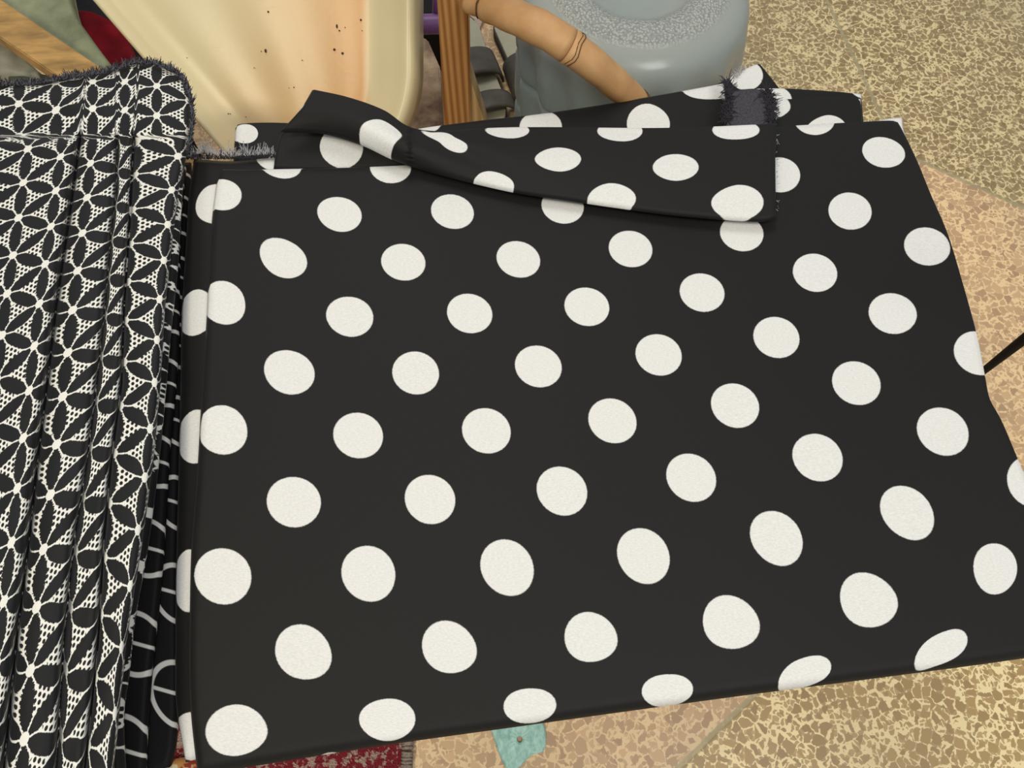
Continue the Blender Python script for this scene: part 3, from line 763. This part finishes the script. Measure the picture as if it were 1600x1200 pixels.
# ------------------------------------------------------------ slippers
M_SOLE = m_plain('pale_sole', (.44, .42, .30), .55, 60, .08, .1); M_STR = m_plain('dark_strap', (.085, .075, .06), .5, 45, .25, .15, .35); M_SIDE = m_plain('sole_side', (.045, .04, .035), .7, 30, .2, 0)
def slipper(name, label, toe, heel, width, straps, group='slippers beside the post'):
    """toe and heel: world points on the floor"""
    toe, heel = Vector(toe), Vector(heel); ax = (heel-toe); L = ax.length; ax.normalize(); sd = Vector((ax.y, -ax.x, 0))
    root = thing(name, label, 'slipper', tuple((toe+heel)/2), group)
    def wid(t): return width*.5*(math.sin(min(1, t/.22)*PI/2)**.75 if t < .22 else (1-.16*math.sin((t-.22)/.5*PI/2) if t < .72 else .84*max(0, 1-((t-.72)/.28)**2.6)**.5))
    def sole(name, z0_, z1, m, k):
        bm = bmesh.new(); n = 40; lo = []; hi = []
        ring = [(i/n, 1) for i in range(n+1)]+[(i/n, -1) for i in range(n-1, 0, -1)]
        for t, s in ring:
            p = toe+ax*(L*t)+sd*(s*wid(t)*k+(0.0005*s))
            lo.append(bm.verts.new((p.x, p.y, z0_))); hi.append(bm.verts.new((p.x, p.y, z1)))
        bm.faces.new(hi); bm.faces.new(lo[::-1]); c = len(lo)
        for i in range(c): bm.faces.new((lo[i], hi[i], hi[(i+1) % c], lo[(i+1) % c]))
        bmesh.ops.recalc_face_normals(bm, faces=bm.faces); return obj(name, bm, m, root, False)
    sole('outsole', .002, .018, M_SIDE, 1.0); sole('insole', .018, .026, M_SOLE, .95)
    for (t0, t1, h) in straps:
        bm = bmesh.new(); g = []
        for i in range(9):
            t = lerp(t0, t1, i/8); row = []
            for k in range(17):
                a_ = PI*k/16; wv = width*.53
                bow = .004*math.sin(PI*i/8); p = toe+ax*(L*t)+sd*(math.cos(a_)*wv); row.append(bm.verts.new((p.x, p.y, .012+(h-.012+bow)*math.sin(a_)**.7)))
            g.append(row)
        for i in range(8):
            for k in range(16): bm.faces.new((g[i][k], g[i][k+1], g[i+1][k+1], g[i+1][k]))
        o = obj('strap', bm, M_STR, root); md = o.modifiers.new('t', 'SOLIDIFY'); md.thickness = .004; md.offset = -1
    return root
slipper('slipper', 'pale slipper with two dark straps, close beside the wooden post', at(703, 32, 0), at(774, 212, 0), .090, ((.44, .65, .045), (.80, .93, .045)))
slipper('slipper', 'pale slipper with dark straps, between the other slipper and the jug', at(794, 20, 0), at(862, 205, 0), .092, ((.50, .82, .045),))
bm = bmesh.new(); z_ = .012
q = [at(690, -60, .012), at(800, -60, .012), at(765, 12, .012), at(753, 34, .012), at(747, 50, .012), at(741, 30, .012), at(715, 8, .012)]
prism(bm, q, (0, 0, 1), .011)
tag(obj('concrete_chunk', bm, m_plain('pinkish_concrete', (.50, .38, .30), .9, 120, .35, .6), None, False), 'rough pinkish concrete piece on the floor behind the slippers', 'concrete')

# ------------------------------------------------------------ water jug, base up
def m_jug():
    m, nt, p = mat_base('bluish_translucent_plastic'); ov, x, y, z = coords(nt, 'Object')
    r = (x*x+y*y).sq()
    ringm = r.gt(.070, .010)*r.lt(.112, .010)*z.gt(.40, .01)
    vn = nt.nodes.new('ShaderNodeTexVoronoi'); vn.inputs['Scale'].default_value = 300; nt.links.new(ov, vn.inputs['Vector'])
    d = V(nt, vn.outputs['Distance'])
    n = tex_noise(nt, ov, 7, 3)
    base = mixc(nt, n.op('MULTIPLY_ADD', 2, -.5, clamp=True), (.34, .48, .55), (.56, .65, .66))
    base = mixc(nt, z.gt(.39, .06)*.6, base, (.72, .71, .62))
    base = mixc(nt, ringm*(d.lt(.45, .2)), base, (.95, .95, .90))
    nt.links.new(base, p.inputs['Base Color'])
    p.inputs['Roughness'].default_value = .2; p.inputs['Transmission Weight'].default_value = .55; p.inputs['IOR'].default_value = 1.35
    h = ringm*(1-d)*1.0+tex_noise(nt, ov, 12, 2)*.15
    bump(nt, p, h, .7, .005); return m
JC = Vector((.157, .83, 0))
jug = thing('water_jug', 'large bluish translucent plastic water jug standing base up behind the dotted cloth', 'jug', tuple(JC))
Zt = .428; Rj = .148
profj = [(.0, Zt-.024), (.03, Zt-.022), (.055, Zt-.014), (.070, Zt-.004), (.082, Zt+.001), (.096, Zt), (.110, Zt-.004), (.126, Zt-.011), (.139, Zt-.022), (.146, Zt-.038), (.148, Zt-.06),
         (.148, Zt-.11), (.143, Zt-.12), (.148, Zt-.13), (.148, Zt-.19), (.143, Zt-.20), (.148, Zt-.21), (.148, Zt-.27), (.130, Zt-.305), (.09, Zt-.335), (.045, Zt-.355), (.032, Zt-.368)]
pj = curve_pts(profj, 120); bm = bmesh.new(); seg = 160; rg = []
for r, z in pj:
    row = []
    for k in range(seg):
        a_ = 2*PI*k/seg
        side = min(1, max(0, (Zt-.03-z)/.05))*min(1, max(0, (z-.10)/.05))
        rr = r+side*.005*math.cos(15*a_+z*16) if r > .1 else r
        row.append(bm.verts.new((JC.x+rr*math.cos(a_), JC.y+rr*math.sin(a_), z)))
    rg.append(row)
for i in range(1, len(rg)-1):
    for k in range(seg): bm.faces.new((rg[i][k], rg[i+1][k], rg[i+1][(k+1) % seg], rg[i][(k+1) % seg]))
cv = bm.verts.new((JC.x, JC.y, Zt-.024))
for k in range(seg): bm.faces.new((cv, rg[1][k], rg[1][(k+1) % seg]))
for v in rg[0]: bm.verts.remove(v)
bmesh.ops.recalc_face_normals(bm, faces=bm.faces)
for v in bm.verts: v.co -= JC
o = obj('body', bm, m_jug()); o.parent = jug
md = o.modifiers.new('wall', 'SOLIDIFY'); md.thickness = .0015; md.offset = -1
bm = bmesh.new(); tube([(0, 0, 0), (0, 0, .012), (0, 0, .014), (0, 0, .066)], [.034, .034, .031, .030], 40, bm=bm, up=(0, 1, 0))
o = obj('neck', bm, m_plain('blue_cap', (.12, .28, .45), .4, 40, .1, 0)); o.parent = jug

# ------------------------------------------------------------ cardboard wrapped tube
def m_card():
    m, nt, p = mat_base('brown_card'); ov, *_ = coords(nt, 'Object'); vec, u, v, _ = coords(nt)
    n = tex_noise(nt, vscale(nt, ov, 1, 1, 1), 26, 4, .6); g = tex_noise(nt, ov, 300, 2)
    c = mixc(nt, n.op('MULTIPLY_ADD', 2, -.5, clamp=True), (.46, .24, .09), (.62, .36, .16))
    nt.links.new(c, p.inputs['Base Color']); p.inputs['Roughness'].default_value = .55
    bump(nt, p, n*.7+g*.1, .35, .003); return m
M_CARD = m_card()
ctrl = [(738, 2, .452), (765, 10, .465), (800, 24, .487), (855, 50, .492), (905, 84, .475), (950, 120, .442), (985, 152, .405), (1008, 178, .370), (1030, 215, .32)]
cp = curve_pts([tuple(at(x, y, z)) for x, y, z in ctrl], 70)
card = thing('cardboard_tube', 'brown cardboard wrapped arm bending from the post across the jug', 'cardboard', tuple(at(745, 14, .54)))
def band(i0, i1, r, name, lab=None):
    bm = tube([Vector(cp[i]) for i in range(i0, i1)], [r*(1+.02*math.sin(i*.9)) for i in range(i0, i1)], 22, .8)
    o = obj(name, bm, M_CARD, card)
    if lab: o['label'] = lab
band(7, 31, .0200, 'wrap'); band(30, 54, .0205, 'wrap'); band(53, 70, .0200, 'wrap'); band(0, 7, .0165, 'end_roll')
M_SEAM = m_plain('dark_seam', (.10, .045, .015), .7, 40, .2, 0)
for i in (7, 31, 53):
    for dz in (0, .6):
        c = Vector(cp[i]); t = (Vector(cp[i+1])-Vector(cp[i-1])).normalized(); a_ = t.cross(Vector((0, 0, 1))).normalized(); b_ = a_.cross(t)
        pts = [c+t*(dz*.006+.003*math.sin(k*1.3+i)*.5)+(a_*math.cos(k*2*PI/20)+b_*math.sin(k*2*PI/20)*.8)*(.0206+(.0007 if dz else 0)) for k in range(-1, 12)]
        obj('seam', tube(pts, .0005, 5), M_SEAM, card)
# top of the post carries the arm: post reaches above it

# ------------------------------------------------------------ far left: plank, cloths
M_PLK = m_wood('yellow_plank', (.36, .17, .04), (.66, .42, .14), 'x', 34)
z_ = .345; n = Vector((0, 0, 1))
q = [at(-160, -105, z_), at(-10, 8, z_), at(70, 58, z_), at(160, 108, z_), at(215, 145, z_), at(165, 190, z_), at(60, 118, z_), at(-10, 52, z_), at(-160, -60, z_)]
bm = bmesh.new()
q = [at(-190, -132, z_), at(230, 155, z_), at(190, 195, z_), at(85, 116, z_), at(-190, -70, z_)]
prism(bm, q, n, .022); bmesh.ops.bevel(bm, geom=bm.edges[:], offset=.0015, segments=2, affect='EDGES')
M_PLK = m_plain('yellow_plank', (.40, .235, .075), .5, 34, .6, .3, .4, stretch=(.35, 1.3, 1))
tag(obj('wooden_plank', bm, M_PLK, None, False), 'yellowish wooden plank slanting behind the star print cloth', 'plank')
bm = bmesh.new(); box(bm, (at(180, 160, .3).x, at(180, 160, .3).y, .161), .03, .03, .322); 
tag(obj('wooden_prop', bm, M_PLK, None, False), 'wooden prop holding up the slanting plank, under it', 'prop')

def drape(name, label, top, bottom, left, right, z, m, amp=.006, k=26, thick=.02, cat='cloth'):
    G = coons(top, bottom, left, right, 60, 40)
    o = sheet(name, G, lambda t, s, px, py: z+amp*math.sin(px/k+py/(k*1.7))+amp*.6*noise.noise(Vector((px/30, py/30, 5))), m, None, lambda p: np.array(p)*10, thick, .006)
    return tag(o, label, cat)
M_GRN = m_plain('sage_cloth', (.26, .285, .18), .85, 35, .25, .3, .1); M_RED = m_plain('dark_red_cloth', (.17, .006, .012), .8, 35, .3, .3, .1)
M_GRY = m_plain('pale_grey_cloth', (.36, .35, .27), .85, 30, .3, .3, .1); M_DRK = m_plain('black_bag', (.008, .007, .007), .6, 30, .3, .3, .2)
drape('green_cloth', 'sage green cloth lying over the far side of the plank', [(-40, -60), (40, -60), (98, -60)], [(60, 100), (110, 122), (160, 125), (172, 98)], [(-40, -60), (10, 20), (60, 100)],
      [(98, -60), (112, 10), (140, 55), (172, 98)], .30, M_GRN, .006, 22, .03)
drape('red_cloth', 'dark red cloth between the green cloth and the tub', [(90, 14), (140, 14), (190, 40)], [(130, 190), (230, 160)], [(90, 14), (110, 90), (130, 190)], [(190, 40), (215, 100), (230, 160)], .225, M_RED, .006, 19, .03)
drape('black_bag', 'black bag in the dark gap left of the tub', [(60, -80), (150, -80)], [(90, 120), (260, 140)], [(60, -80), (90, 120)], [(150, -80), (200, 30), (260, 140)], .17, M_DRK, .008, 24, .16, 'bag')
drape('grey_cloth', 'pale grey cloth below the near side of the plank', [(-60, 30), (10, 66), (60, 110)], [(-60, 110), (10, 112), (62, 120)], [(-60, 30), (-60, 110)], [(60, 110), (62, 120)], .27, M_GRY, .006, 20, .03)
drape('olive_cloth', 'dark olive cloth under the plank beside the frayed star cloth', [(10, 108), (60, 112), (110, 122)], [(10, 200), (110, 200)], [(10, 108), (10, 200)], [(110, 122), (110, 200)], .262, m_plain('olive_cloth', (.10, .11, .065), .85, 35, .25, .3, .1), .003, 20, .02)

bm = bmesh.new(); z_ = .13; q = [at(628, -6, z_), at(690, -6, z_), at(690, 20, z_), at(628, 26, z_)]  # added block that keeps the gap behind the tube dark
prism(bm, q, (0, 0, 1), .13); bmesh.ops.bevel(bm, geom=bm.edges[:], offset=.003, segments=2, affect='EDGES')
tag(obj('gap_shade_box', bm, M_DRK, None, False), 'black box added as the shade behind the purple tube, left of the post', 'box')
